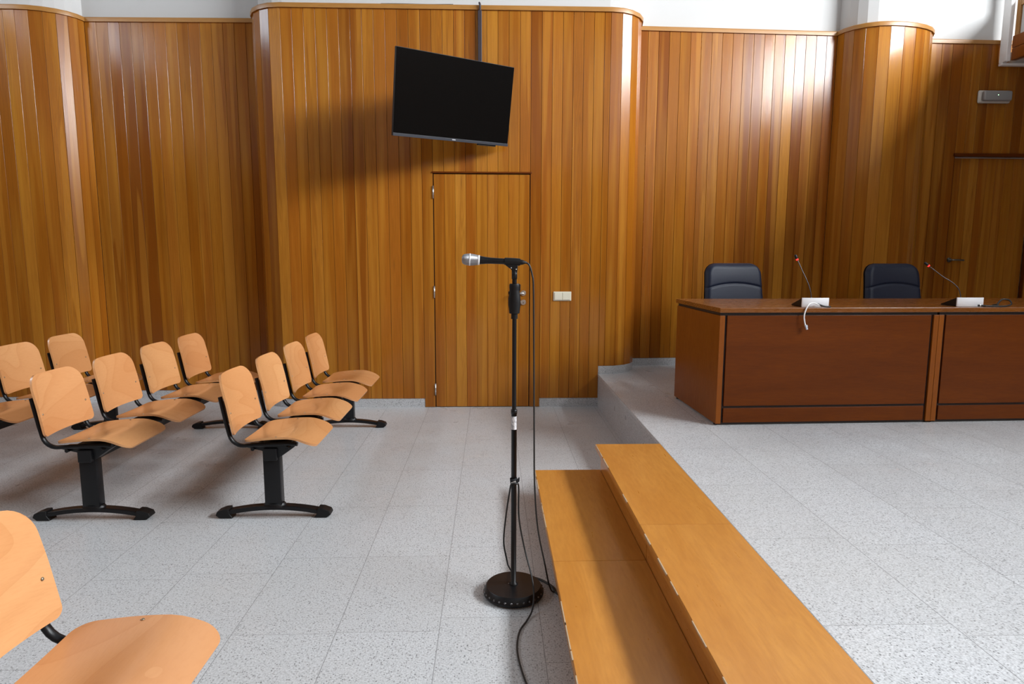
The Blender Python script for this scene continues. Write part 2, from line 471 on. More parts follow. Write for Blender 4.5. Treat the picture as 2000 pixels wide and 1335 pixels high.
def build_panelling(parent):
    bm = bmesh.new(); uvl = bm.loops.layers.uv.new('UVMap')
    gap, depth = 0.0013, 0.007
    idx = [0]
    def quad(pts, uvs, mi=0):
        vs = [bm.verts.new(p) for p in pts]
        f = bm.faces.new(vs); f.material_index = mi
        for lp, u in zip(f.loops, uvs): lp[uvl].uv = u
    def plank(a, b, z0, z1):
        idx[0] += 1; i = idx[0]
        d = Vector((b[0]-a[0], b[1]-a[1])); L = d.length; d.normalize(); n = Vector((-d.y, d.x))   # n points behind
        ch = 0.0011
        A = Vector(a)+d*gap; B = Vector(b)-d*gap
        A1 = A+d*ch; B1 = B-d*ch
        bk = lambda p, k: (p[0]+n.x*k, p[1]+n.y*k)
        sec = [bk(A, depth), bk(A, ch), (A1.x, A1.y), (B1.x, B1.y), bk(B, ch), bk(B, depth)]
        us = [0.0, 0.0, (gap+ch)/L, 1-(gap+ch)/L, 0.999, 0.999]
        for k in range(5):
            p, q = sec[k], sec[k+1]
            quad([(p[0], p[1], z0), (q[0], q[1], z0), (q[0], q[1], z1), (p[0], p[1], z1)],
                 [(i+us[k]*0.998+0.001, z0), (i+us[k+1]*0.998+0.001, z0), (i+us[k+1]*0.998+0.001, z1), (i+us[k]*0.998+0.001, z1)])
        # bottom end and the dark joint behind
        quad([(*sec[0], z0), (*sec[5], z0), (B1.x, B1.y, z0), (A1.x, A1.y, z0)], [(i+.5, z0)]*4)
        e0, e1 = Vector(a)+n*depth, Vector(b)+n*depth
        quad([(e0.x, e0.y, z0), (e1.x, e1.y, z0), (e1.x, e1.y, z1), (e0.x, e0.y, z1)], [(i+.5, z0)]*4, 1)
    for kind, r in RUNS:
        z0 = {'l': 0.084, 'p': PZ+0.078, 'strip': 0.004, 'over': DOOR[2]+0.012, 'over2': D2[2]+0.03}[kind]
        for a, b in zip(r, r[1:]):
            plank(a, b, z0, PANEL_TOP)
    return link_mesh('wood_panelling', bm, [M_PLANK, M_GROOVE], parent)

def ribbon(bm, path, z0, z1, mi=0):
    for a, b in zip(path, path[1:]):
        f = bm.faces.new([bm.verts.new((a[0], a[1], z0)), bm.verts.new((b[0], b[1], z0)), bm.verts.new((b[0], b[1], z1)), bm.verts.new((a[0], a[1], z1))])
        f.material_index = mi
def rail(bm, front, back, z0, z1, r=0.0):
    """solid moulding between two plan paths; the front upper edge is rounded"""
    n = len(front)
    secs = []
    for f, b in zip(front, back):
        F, Bk = Vector(f), Vector(b); d = (Bk-F).normalized()
        pts = [(b[0], b[1], z0), (f[0], f[1], z0)]
        if r:
            for k in range(5):
                a = math.radians(90*k/4); q = F+d*(r-r*math.cos(a)); pts.append((q.x, q.y, z1-r+r*math.sin(a)))
        else: pts.append((f[0], f[1], z1))
        pts.append((b[0], b[1], z1))
        secs.append([bm.verts.new(p) for p in pts])
    m = len(secs[0])
    fs = []
    for s, t in zip(secs, secs[1:]):
        for k in range(m): fs.append(bm.faces.new((s[k], t[k], t[(k+1) % m], s[(k+1) % m])))
    fs.append(bm.faces.new(secs[0])); fs.append(bm.faces.new(secs[-1][::-1]))
    bmesh.ops.recalc_face_normals(bm, faces=fs)

# back wall: plaster body, boarding as its part
bm = bmesh.new()
UP = offset(PATH, 0.055)
ribbon(bm, UP, 0.0, CH)
wall_back = link_mesh('wall_back', bm, M_PLASTER); tag(wall_back, kind='structure')
for p in wall_back.data.polygons: p.use_smooth = False
build_panelling(wall_back)
bm = bmesh.new()
rail(bm, offset(PATH, -0.014), offset(PATH, 0.075), PANEL_TOP, 3.530, 0.010)
autosmooth(tag(link_mesh('trim_1', bm, M_TRIM), kind='structure'), 40)
# granite skirting in three runs
bm = bmesh.new()
def subpath(kind, x0=-99, x1=99):
    P = []
    for k, r in RUNS:
        if k == kind and r[0][0] >= x0-1e-6 and r[-1][0] <= x1+1e-6:
            for p in r:
                if not P or math.dist(P[-1], p) > 1e-5: P.append(p)
    return P
for P_, z0, z1 in ((subpath('l', -99, STRIP[0]), 0.0, 0.082), (subpath('l', STRIP[1], 1.0), 0.0, 0.082), (subpath('p', 0.9, D2[0]), PZ, PZ+0.076), (subpath('p', D2[1]), PZ, PZ+0.076)):
    rail(bm, offset(P_, 0.004), offset(P_, 0.04), z0, z1)
autosmooth(tag(link_mesh('baseboard_back', bm, M_GRAN), kind='structure'), 30)

# floor, platform
bm = bmesh.new(); box(bm, LW-0.2, 1.05, FW-0.2, 6.9, -0.2, 0.0); box(bm, 1.05, RW+0.2, FW-0.2, 6.9, -0.2, 0.0)
tag(link_mesh('floor', bm, M_FLOOR), kind='structure')
bm = bmesh.new()
box(bm, 0.985, RW, FW, 6.74, 0.001, PZ-0.02, mi=1)
box(bm, 0.983, RW, FW, 6.74, PZ-0.02, PZ, mi=0)
pl = link_mesh('raised_platform', bm, [M_PLAT, M_GRAN]); tag(pl, kind='structure')

# side walls with high window bands
def side_wall(name, x, sgn, w):
    bm = bmesh.new(); t = 0.3
    xa, xb = (x, x+t) if sgn > 0 else (x-t, x)
    box(bm, xa, xb, FW, 6.9, 0, w[2]); box(bm, xa, xb, FW, 6.9, w[3], CH)
    box(bm, xa, xb, FW, w[0], w[2], w[3]); box(bm, xa, xb, w[1], 6.9, w[2], w[3])
    return tag(link_mesh(name, bm, M_PLASTER2), kind='structure')
M_SIDE = grain_material('side boarding', (0.10, 0.032, 0.005), (0.19, 0.070, 0.010), (0.24, 0.095, 0.014), axis=2, scale=1.0, rough=0.35, figure=0.2, along=9.0)
for nm, x, sgn, w in (('wall_right', RW, 1, WR), ('wall_left', LW, -1, WL)):
    sw_ = side_wall(nm, x, sgn, w)
    bm = bmesh.new(); z0 = PZ+0.001 if sgn > 0 else 0.002
    y = FW+0.03
    while y < 5.95:
        box(bm, *((x-0.02, x-0.001) if sgn > 0 else (x+0.001, x+0.02)), y, y+0.098, z0, 3.49, 0.0015, 1); y += 0.1
    link_mesh('wood_panelling', bm, M_SIDE, sw_)
def window(name, x, w, n):
    bm = bmesh.new(); a, b = x-0.03, x+0.03
    box(bm, a, b, w[0], w[1], w[2], w[2]+0.05, 0.004); box(bm, a, b, w[0], w[1], w[3]-0.05, w[3], 0.004)
    for k in range(n+1):
        y = w[0]+(w[1]-w[0])*k/n
        y = min(max(y, w[0]+0.025), w[1]-0.025)
        box(bm, a, b, y-0.025, y+0.025, w[2]+0.05, w[3]-0.05, 0.004)
    return tag(link_mesh(name, bm, M_WHITE), kind='structure')
window('window_1', RW+0.04, WR, 5)
window('window_2', LW-0.04, WL, 4)
bm = bmesh.new(); box(bm, LW-0.3, RW+0.3, FW-0.3, FW, 0, CH)
wf = tag(link_mesh('wall_front', bm, M_PLASTER2), kind='structure')
bm = bmesh.new(); x = LW+0.03
while x < RW-0.15:
    box(bm, x, x+0.098, FW+0.001, FW+0.02, 0.002 if x < 0.85 else PZ+0.001, 3.49, 0.0015, 1); x += 0.1
link_mesh('wood_panelling', bm, M_SIDE, wf)
bm = bmesh.new(); box(bm, LW-0.3, RW+0.3, FW-0.3, 7.0, CH, CH+0.2)
tag(link_mesh('ceiling', bm, M_CEIL), kind='structure')

# ------------------------------------------------------------------ doors
def door_leaf(name, x0, x1, y0, y1, z0, z1, n, parent=None):
    """boarded leaf facing -y between (x0,y0) and (x1,y1)"""
    bm = bmesh.new(); uvl = bm.loops.layers.uv.new('UVMap')
    dirv = Vector((x1-x0, y1-y0)); L = dirv.length; dirv.normalize(); nn = Vector((-dirv.y, dirv.x))
    def P(u, dep, z): return (x0+dirv.x*u+nn.x*dep, y0+dirv.y*u+nn.y*dep, z)
    def quad(pts, uvs, mi=0):
        f = bm.faces.new([bm.verts.new(p) for p in pts]); f.material_index = mi
        for lp, u in zip(f.loops, uvs): lp[uvl].uv = u
    w = L/n
    for i in range(n):
        a, b = i*w+0.0008, (i+1)*w-0.0008; c = 0.0018
        sec = [(a, 0.006), (a, c), (a+c, 0), (b-c, 0), (b, c), (b, 0.006)]
        us = [.001, .001, .02, .98, .999, .999]
        for k in range(5):
            (u0, d0), (u1, d1) = sec[k], sec[k+1]
            quad([P(u0, d0, z0), P(u1, d1, z0), P(u1, d1, z1), P(u0, d0, z1)], [(i+us[k], z0), (i+us[k+1], z0), (i+us[k+1], z1), (i+us[k], z1)])
        quad([P(a, 0.006, z1), P(a, 0.002, z1), P(b, 0.002, z1), P(b, 0.006, z1)], [(i+.5, z1)]*4)
    for (u0, u1) in ((0, L),):
        quad([P(u0, 0.006, z0), P(u1, 0.006, z0), P(u1, 0.006, z1), P(u0, 0.006, z1)], [(.5, 0)]*4, 1)
        quad([P(0, .006, z0), P(0, .006, z1), P(0, .04, z1), P(0, .04, z0)], [(.5, 0)]*4)
        quad([P(L, .006, z0), P(L, .006, z1), P(L, .04, z1), P(L, .04, z0)], [(.5, 0)]*4)
        quad([P(0, .006, z1), P(L, .006, z1), P(L, .04, z1), P(0, .04, z1)], [(.5, 0)]*4)
        quad([P(0, .04, z0), P(L, .04, z0), P(L, .04, z1), P(0, .04, z1)], [(.5, 0)]*4)
    return link_mesh(name, bm, [M_PLANK_DOOR, M_GROOVE], parent)
d1 = door_leaf('door_1', DOOR[0]+0.006, DOOR[1]-0.006, Y1+0.002, Y1+0.002, 0.006, DOOR[2]-0.006, 9); tag(d1, kind='structure')
for hz in (1.955, 1.068, 0.169):
    bm = bmesh.new()
    tube(bm, [(DOOR[0]+0.002, Y1-0.006, hz-0.055), (DOOR[0]+0.002, Y1-0.006, hz+0.055)], 0.0065, 12)
    for k in (-1, 1): tube(bm, [(DOOR[0]+0.002, Y1-0.006, hz+k*0.018-0.0015), (DOOR[0]+0.002, Y1-0.006, hz+k*0.018+0.0015)], 0.0072, 12)
    link_mesh('hinge', bm, M_CHROME, d1)
bm = bmesh.new()
Mh = aim((0.285, Y1, 1.059), (0.285, Y1-1, 1.059))
lathe(bm, [(0, 0), (0.025, 0), (0.025, 0.006), (0.023, 0.009), (0.010, 0.009), (0.009, 0.045), (0, 0.045)], 28, Mh)
tube(bm, catmull([(0.285, Y1-0.045, 1.059), (0.262, Y1-0.052, 1.059), (0.22, Y1-0.052, 1.059), (0.175, Y1-0.050, 1.057)], 6), 0.009, 12)
autosmooth(link_mesh('door_handle', bm, M_CHROME, d1), 30)
bm = bmesh.new()
lathe(bm, [(0, 0), (0.025, 0), (0.025, 0.006), (0.023, 0.009), (0, 0.009)], 28, aim((0.285, Y1, 0.975), (0.285, Y1-1, 0.975)))
box(bm, 0.2825, 0.2875, Y1-0.0105, Y1-0.008, 0.965, 0.978, mi=1)
autosmooth(link_mesh('keyhole_plate', bm, [M_CHROME, M_GROOVE], d1), 30)
# dark rebate around the flush door and the little drip strip above it
bm = bmesh.new()
box(bm, DOOR[0]-0.004, DOOR[1]+0.004, Y1+0.020, Y1+0.05, 0.0, DOOR[2]+0.03, mi=0)
tag(link_mesh('trim_2', bm, M_GROOVE), kind='structure')
bm = bmesh.new(); box(bm, DOOR[0]-0.01, DOOR[1]+0.012, Y1-0.010, Y1+0.01, DOOR[2]+0.002, DOOR[2]+0.016, 0.002)
tag(link_mesh('trim_3', bm, M_DESK_SHADED), kind='structure')
# door on the platform, set back under a head strip
d2 = door_leaf('door_2', D2[0]+0.012, D2[1]-0.012, 6.715, 6.73, PZ+0.004, D2[2]-0.012, 9); tag(d2, kind='structure')
bm = bmesh.new()
lathe(bm, [(0, 0), (0.024, 0), (0.024, 0.006), (0.009, 0.008), (0.009, 0.045), (0, 0.045)], 24, aim((4.76, 6.716, 1.365), (4.76, 5.7, 1.365)))
tube(bm, catmull([(4.76, 6.67, 1.365), (4.79, 6.664, 1.365), (4.84, 6.664, 1.364), (4.885, 6.666, 1.361)], 6), 0.009, 12)
link_mesh('door_handle', bm, simple('dark bronze metal', (0.22, 0.20, 0.17), 0.35, 1.0), d2)
bm = bmesh.new()
box(bm, D2[0]-0.012, D2[1]+0.012, 6.652, 6.73, D2[2], D2[2]+0.03, 0.003)
box(bm, D2[0]-0.004, D2[0]+0.008, 6.675, 6.73, PZ, D2[2]); box(bm, D2[1]-0.008, D2[1]+0.004, 6.69, 6.73, PZ, D2[2])
tag(link_mesh('trim_4', bm, M_DESK_SHADED), kind='structure')

# ------------------------------------------------------------------ gallery high on the right
gal = empty('gallery', (5.04, 6.5, 3.20)); tag(gal, 'wooden gallery balcony with white edge jutting out above the dark doorway, upper right', 'balcony')
GX = 5.04
def gl(name, bm, m): return link_mesh(name, bm, m, gal)
def G(x0, x1, y0, y1, z0, z1, bevel=0.0, bm=None):
    b = bm or bmesh.new(); box(b, x0-GX, x1-GX, y0-6.5, y1-6.5, z0-3.20, z1-3.20, bevel); return b
GY = 2.2
gl('floor_slab', G(5.135, RW, GY, 6.645, 3.30, 3.40), M_PLASTER)
gl('soffit_edge', G(5.035, RW, 6.60, 6.648, 3.272, 3.298, 0.004), M_WHITE)
gl('corner_post', G(5.035, 5.078, 6.55, 6.648, 3.298, 4.6, 0.006), M_WHITE)
gl('lower_parapet_board', G(5.080, 5.13, GY, 6.548, 3.302, 3.415, 0.004), M_DESK_V)
gl('upper_parapet_board', G(5.078, 5.13, GY, 6.548, 3.418, 3.530, 0.004), M_DESK_V)
gl('timber_post', G(5.092, 5.145, 6.50, 6.548, 3.531, 4.6, 0.003), M_TRIM)
gl('timber_rail', G(5.092, 5.145, GY, 6.498, 3.80, 3.86, 0.003), M_TRIM)
gl('screen_panel', G(5.110, 5.125, GY, 6.498, 3.532, 3.799), M_PLASTER)
gl('end_board', G(5.131, RW, GY, GY+0.03, 3.401, 3.530, 0.003), M_DESK_V)

# ------------------------------------------------------------------ beam benches
def rounded_outline_halfwidth(t, L, W, r0, r1):
    """half width of a rounded rectangle at distance t along its length L"""
    h = W/2
    if t < r0: return h-r0+math.sqrt(max(0, r0*r0-(r0-t)**2))
    if t > L-r1: return h-r1+math.sqrt(max(0, r1*r1-(t-(L-r1))**2))
    return h
def shell(bm, rows, thick):
    """rows: grid of points; makes a solid of given thickness along the surface normal"""
    R, C = len(rows), len(rows[0])
    def nrm(i, j):
        a = rows[min(i+1, R-1)][j]-rows[max(i-1, 0)][j]; b = rows[i][min(j+1, C-1)]-rows[i][max(j-1, 0)]
        n = a.cross(b)
        return n.normalized() if n.length > 1e-12 else None
    NS = [[nrm(i, j) for j in range(C)] for i in range(R)]
    for i in range(R):
        for j in range(C):
            if NS[i][j] is None:
                NS[i][j] = NS[min(max(i, 1), R-2)][min(max(j, 1), C-2)]
    T = [[bm.verts.new(rows[i][j]) for j in range(C)] for i in range(R)]
    B = [[bm.verts.new(rows[i][j]-NS[i][j]*thick) for j in range(C)] for i in range(R)]
    fs = []
    for i in range(R-1):
        for j in range(C-1):
            fs.append(bm.faces.new((T[i][j], T[i+1][j], T[i+1][j+1], T[i][j+1])))
            fs.append(bm.faces.new((B[i][j], B[i][j+1], B[i+1][j+1], B[i+1][j])))
    for i in range(R-1):
        fs.append(bm.faces.new((T[i][0], B[i][0], B[i+1][0], T[i+1][0])))
        fs.append(bm.faces.new((T[i][C-1], T[i+1][C-1], B[i+1][C-1], B[i][C-1])))
    for j in range(C-1):
        fs.append(bm.faces.new((T[0][j], T[0][j+1], B[0][j+1], B[0][j])))
        fs.append(bm.faces.new((T[R-1][j], B[R-1][j], B[R-1][j+1], T[R-1][j+1])))
    bmesh.ops.remove_doubles(bm, verts=bm.verts, dist=1e-5)
    bmesh.ops.recalc_face_normals(bm, faces=bm.faces)
def arcspace(L, r0, r1, n):
    """samples along L, dense in the rounded ends"""
    a = [r0*(1-math.cos(PI/2*k/8)) for k in range(9)]
    b = [L-r1*(1-math.cos(PI/2*k/8)) for k in range(8, -1, -1)]
    mid = [r0+(L-r0-r1)*k/n for k in range(1, n)]
    return a+mid+b
SW = 0.43       # seat width along the beam
def seat_pt(s, y):
    """local seat surface: s along depth from the rear, y across (-.215 .. .215)"""
    x = -0.125+s
    z = 0.443+0.018*math.sin(min(s, 0.26)/0.26*PI*0.62)
    if s > 0.24: z -= 0.052*((s-0.24)/0.14)**1.6
    dish = 0.017*(1-(y/0.215)**2)*math.exp(-((s-0.13)/0.11)**2)
    return Vector((x, y, z-dish))
def back_pt(h, y):
    """local backrest face: h up the sheet, y across"""
    x = -0.160-0.168*h-0.20*h*max(0, h-0.15)
    bow = 0.030*(1-(y/0.215)**2)
    return Vector((x-bow, y, 0.468+0.985*h))
def make_bench(name, seats):
    root = empty(name, (0, 0, 0))
    y_first, pitch = 0.0, 0.528
    L = pitch*(seats-1)+SW
    # beam under the seats
    bm = bmesh.new(); box(bm, 0.005-0.035, 0.005+0.035, 0.03, L-0.03, 0.325, 0.392, 0.005)
    link_mesh('beam', bm, M_BLACK, root)
    for yl, s in ((0.085, 1), (L-0.085, -1)):
        bm = bmesh.new()
        prism(bm, [(-0.043, 0.07), (0.047, 0.07), (0.045, 0.385), (-0.043, 0.385)], 'y', yl-0.028, yl+0.028, 0.006)
        prism(bm, [(-0.046, 0.375), (0.046, 0.335), (0.13, 0.395), (0.13, 0.402), (-0.12, 0.402), (-0.12, 0.392)], 'y', yl-0.034, yl+0.034, 0.003)
        lathe(bm, [(0, 0.058), (0.062, 0.058), (0.060, 0.072), (0.052, 0.080), (0, 0.080)], 24, Matrix.Translation((0.002, yl, 0)) @ Matrix.Diagonal((1, 0.62, 1, 1)))
        leg = autosmooth(link_mesh('leg', bm, M_BLACK, root), 40)
        bm = bmesh.new()
        pts = []
        N_ = 16
        up = [(-0.27+0.54*k/N_, 0.036+0.032*(1-((-0.27+0.54*k/N_)/0.27)**2)) for k in range(N_+1)]
        lo = [(x, z-0.024) for x, z in up][::-1]
        prism(bm, up+lo, 'y', yl-0.026, yl+0.026, 0.004)
        link_mesh('foot_bar', bm, M_BLACK, leg)
        for sx in (-1, 1):
            bm = bmesh.new()
            prism(bm, [(sx*0.215, 0.002), (sx*0.262, 0.002), (sx*0.285, 0.002), (sx*0.306, 0.018), (sx*0.298, 0.038), (sx*0.262, 0.052), (sx*0.235, 0.054), (sx*0.233, 0.026)], 'y', yl-0.031, yl+0.031, 0.004)
            link_mesh('foot_cap', bm, M_BLACKPL, leg)
    for k in range(seats):
        yc = y_first+pitch*k+SW/2
        # seat and backrest shells
        bm = bmesh.new(); D = 0.378
        rows = []
        for s in arcspace(D, 0.045, 0.06, 10):
            hw = rounded_outline_halfwidth(s, D, SW, 0.045, 0.06)
            hw *= 1-0.03*(1-s/D)
            rows.append([seat_pt(s, hw*(-1+2*j/16))+Vector((0, 0, 0)) for j in range(17)])
        shell(bm, rows, 0.011)
        seat = autosmooth(link_mesh('seat', bm, M_BEECH, root, loc=(0, yc, 0)), 50)
        bm = bmesh.new(); H = 0.318
        rows = []
        for h in arcspace(H, 0.026, 0.085, 10):
            hw = rounded_outline_halfwidth(h, H, 0.415, 0.026, 0.085)
            hw *= 1-0.035*max(0, h-0.05)/H
            rows.append([back_pt(h, hw*(-1+2*j/16)) for j in range(17)])
        shell(bm, rows, -0.011)
        back = autosmooth(link_mesh('backrest', bm, M_BEECH, root, loc=(0, yc, 0)), 50)
        for sy in (-1, 1):
            bm = bmesh.new(); q = back_pt(0.115, sy*0.178)
            lathe(bm, [(0, 0.0026), (0.003, 0.0026), (0.0048, 0.0012), (0.0052, 0), (0, 0)], 12, aim(q+Vector((0.0003, 0, 0)), q+Vector((1, 0.05*sy, 0.2))))
            link_mesh('screw', bm, M_SCREW, back)
            bm = bmesh.new(); q = seat_pt(0.17, sy*0.195)
            lathe(bm, [(0, 0.0022), (0.003, 0.0022), (0.0046, 0.001), (0.005, 0), (0, 0)], 12, aim(q+Vector((0, 0, 0.0003)), q+Vector((0, 0, 1))))
            link_mesh('screw', bm, M_SCREW, seat)
        bm = bmesh.new()
        for sy in (-1, 1):
            yy = sy*0.180
            path = [(-0.2375, 0.668), (-0.2255, 0.60), (-0.211, 0.52), (-0.201, 0.475)]
            cx, cz, r = -0.130, 0.478, 0.070
            path += [(cx+r*math.cos(math.radians(a)), cz+r*math.sin(math.radians(a))) for a in (190, 205, 220, 235, 250, 262, 272)]
            path += [(-0.06, 0.411), (0.02, 0.415), (0.10, 0.417), (0.150, 0.415)]
            tube(bm, [(x, yy, z) for x, z in path], 0.0135, 12, ry=0.0105, up=(0, 1, 0))
        tube(bm, [(-0.085, -0.180, 0.388), (-0.085, 0.180, 0.388)], 0.010, 10)
        tube(bm, [(0.10, -0.192, 0.397), (0.10, 0.192, 0.397)], 0.008, 10)
        box(bm, -0.05, 0.10, -0.180, 0.180, 0.398, 0.412, 0.002)
        fr = link_mesh('seat_frame', bm, M_BLACK, root, loc=(0, yc, 0)); autosmooth(fr, 40)
    return root
G_B = 'four-seat beam benches'
bench = make_bench('beam_bench', 4)
bench.location = (-1.172, 3.325, 0)
tag(bench, 'four-seat plywood bench on black beam, the row nearest the microphone stand', 'bench', G_B)
for x, y, lab in ((-2.122, 3.315, 'four-seat plywood bench on black beam, middle of the three rows by the wall'),
                  (-3.075, 3.31, 'four-seat plywood bench cut off by the left edge, farthest from the microphone stand'),
                  (-0.955, -0.375, 'foreground plywood bench at the bottom left corner, only its last seat showing')):
    c = copy_tree(bench); c.location = (x, y, 0); tag(c, lab, 'bench', G_B)

# ------------------------------------------------------------------ wooden steps up to the platform
def step(name, x0, x1, z1, y0, y1, z0, label):
    root = empty(name, ((x0+x1)/2, (y0+y1)/2, z0)); tag(root, label, 'step', 'wooden step modules')
    ox, oy, oz = root.location
    bm = bmesh.new(); t = 0.030
    prism(bm, [(x0+0.004-ox, z1-t-oz), (x1-ox, z1-t-oz), (x1-ox, z1-oz), (x0+0.003-ox, z1-oz), (x0-ox, z1-0.004-oz), (x0-ox, z1-t+0.004-oz)], 'y', y0+0.0008-oy, y1-0.0008-oy, 0.0012)
    link_mesh('tread', bm, M_TREAD, root)
    bm = bmesh.new()
    box(bm, x0+0.034-ox, x0+0.054-ox, y0+0.002-oy, y1-0.002-oy, 0, z1-t-oz-0.0005)
    link_mesh('riser', bm, M_TREAD, root)
    bm = bmesh.new()
    bm.free()
    for yy in (y0+0.002, y1-0.022):
        bm = bmesh.new(); box(bm, x0+0.0545-ox, x1-0.004-ox, yy-oy, yy+0.02-oy, 0, z1-t-oz-0.0005)
        link_mesh('side_panel', bm, M_TREAD, root)
    # worn strip where the varnish is gone from the nosing, chipped
    rnd = random.Random(int(x0*100)+int(y0*10)+3)
    y = y0+0.01
    while y < y1-0.06:
        L = rnd.uniform(0.03, 0.16); hh = rnd.uniform(0.002, 0.006)
        if rnd.random() < 0.72:
            bm = bmesh.new(); box(bm, x0-0.0006-ox, x0+0.0020+hh*0.5-ox, y-oy, min(y+L, y1-0.01)-oy, z1-0.004-hh-oz, z1+0.0003-oz, 0.0006)
            link_mesh('worn_edge', bm, M_TREAD_WORN, root)
        y += L*rnd.uniform(0.8, 1.6)
    return root
SX = (0.248, 0.602, 0.983)
for i, (ya, yb) in enumerate(((2.538, 3.688), (1.387, 2.537))):
    far = i == 0
    step('wooden_step', SX[0], SX[1]+0.032, 0.154, ya, yb, 0.0, 'far half of the lower orange wooden step beside the microphone stand' if far else 'near half of the lower orange wooden step, running out of the picture')
    step('wooden_step', SX[1], SX[2], PZ, ya, yb, 0.0, 'far half of the upper orange wooden step, flush with the granite platform' if far else 'near half of the upper orange wooden step with a chipped edge')

# ------------------------------------------------------------------ desks
DT = math.radians(2.0)
DO = Vector((1.447, 4.086, PZ))
DL, DD, DH = 1.457, 0.86, 0.765
def make_desk(name):
    root = empty(name, DO, DT)
    bm = bmesh.new(); box(bm, 0.0, 0.034, 0.0, DD, 0.012, 0.716, 0.0015); link_mesh('side_panel', bm, M_DESK_V, root)
    bm = bmesh.new(); box(bm, DL-0.034, DL-0.001, 0.0, DD, 0.012, 0.716, 0.0015); link_mesh('side_panel', bm, M_DESK_V, root)
    bm = bmesh.new(); box(bm, 0.050, DL-0.050, 0.004, 0.024, 0.128, 0.716, 0.0015); link_mesh('front_panel', bm, M_DESK_SHADED, root)
    bm = bmesh.new(); box(bm, 0.050, DL-0.050, 0.004, 0.024, 0.018, 0.113, 0.0015); link_mesh('plinth_board', bm, M_DESK_SHADED, root)
    bm = bmesh.new()
    box(bm, 0.035, DL-0.035, 0.016, 0.0235, 0.004, 0.7155)
    box(bm, 0.035, DL-0.035, 0.0245, 0.045, 0.004, 0.7155)
    box(bm, 0.006, DL-0.007, 0.010, DD-0.01, 0.7165, 0.7345)
    link_mesh('dark_reveal', bm, M_GROOVE, root)
    bm = bmesh.new()
    for x in (0.017, DL-0.018):
        for y in (0.04, DD-0.05): lathe(bm, [(0, 0), (0.014, 0), (0.014, 0.012), (0, 0.012)], 12, Matrix.Translation((x, y, 0)))
    link_mesh('glide_foot', bm, M_BLACKPL, root)
    bm = bmesh.new()
    box(bm, -0.006, DL-0.0006, -0.012, DD+0.02, 0.735, DH, 0.002); link_mesh('tabletop', bm, M_DESK_TOP, root)
    return root
desk = make_desk('desk'); tag(desk, 'red-brown veneer desk with the white cable, in front of the left leather chair', 'desk', 'desks on the platform')
desk2 = copy_tree(desk); desk2.location = DO+Vector(((DL+0.001)*math.cos(DT), (DL+0.001)*math.sin(DT), 0))
tag(desk2, 'red-brown veneer desk cut off by the right edge, carrying the black cable', 'desk', 'desks on the platform')
def dl(x, y, z=0.0):
    """desk frame to world; z measured from the desktop"""
    return Vector((DO.x+x*math.cos(DT)-y*math.sin(DT), DO.y+x*math.sin(DT)+y*math.cos(DT), DO.z+DH+z))

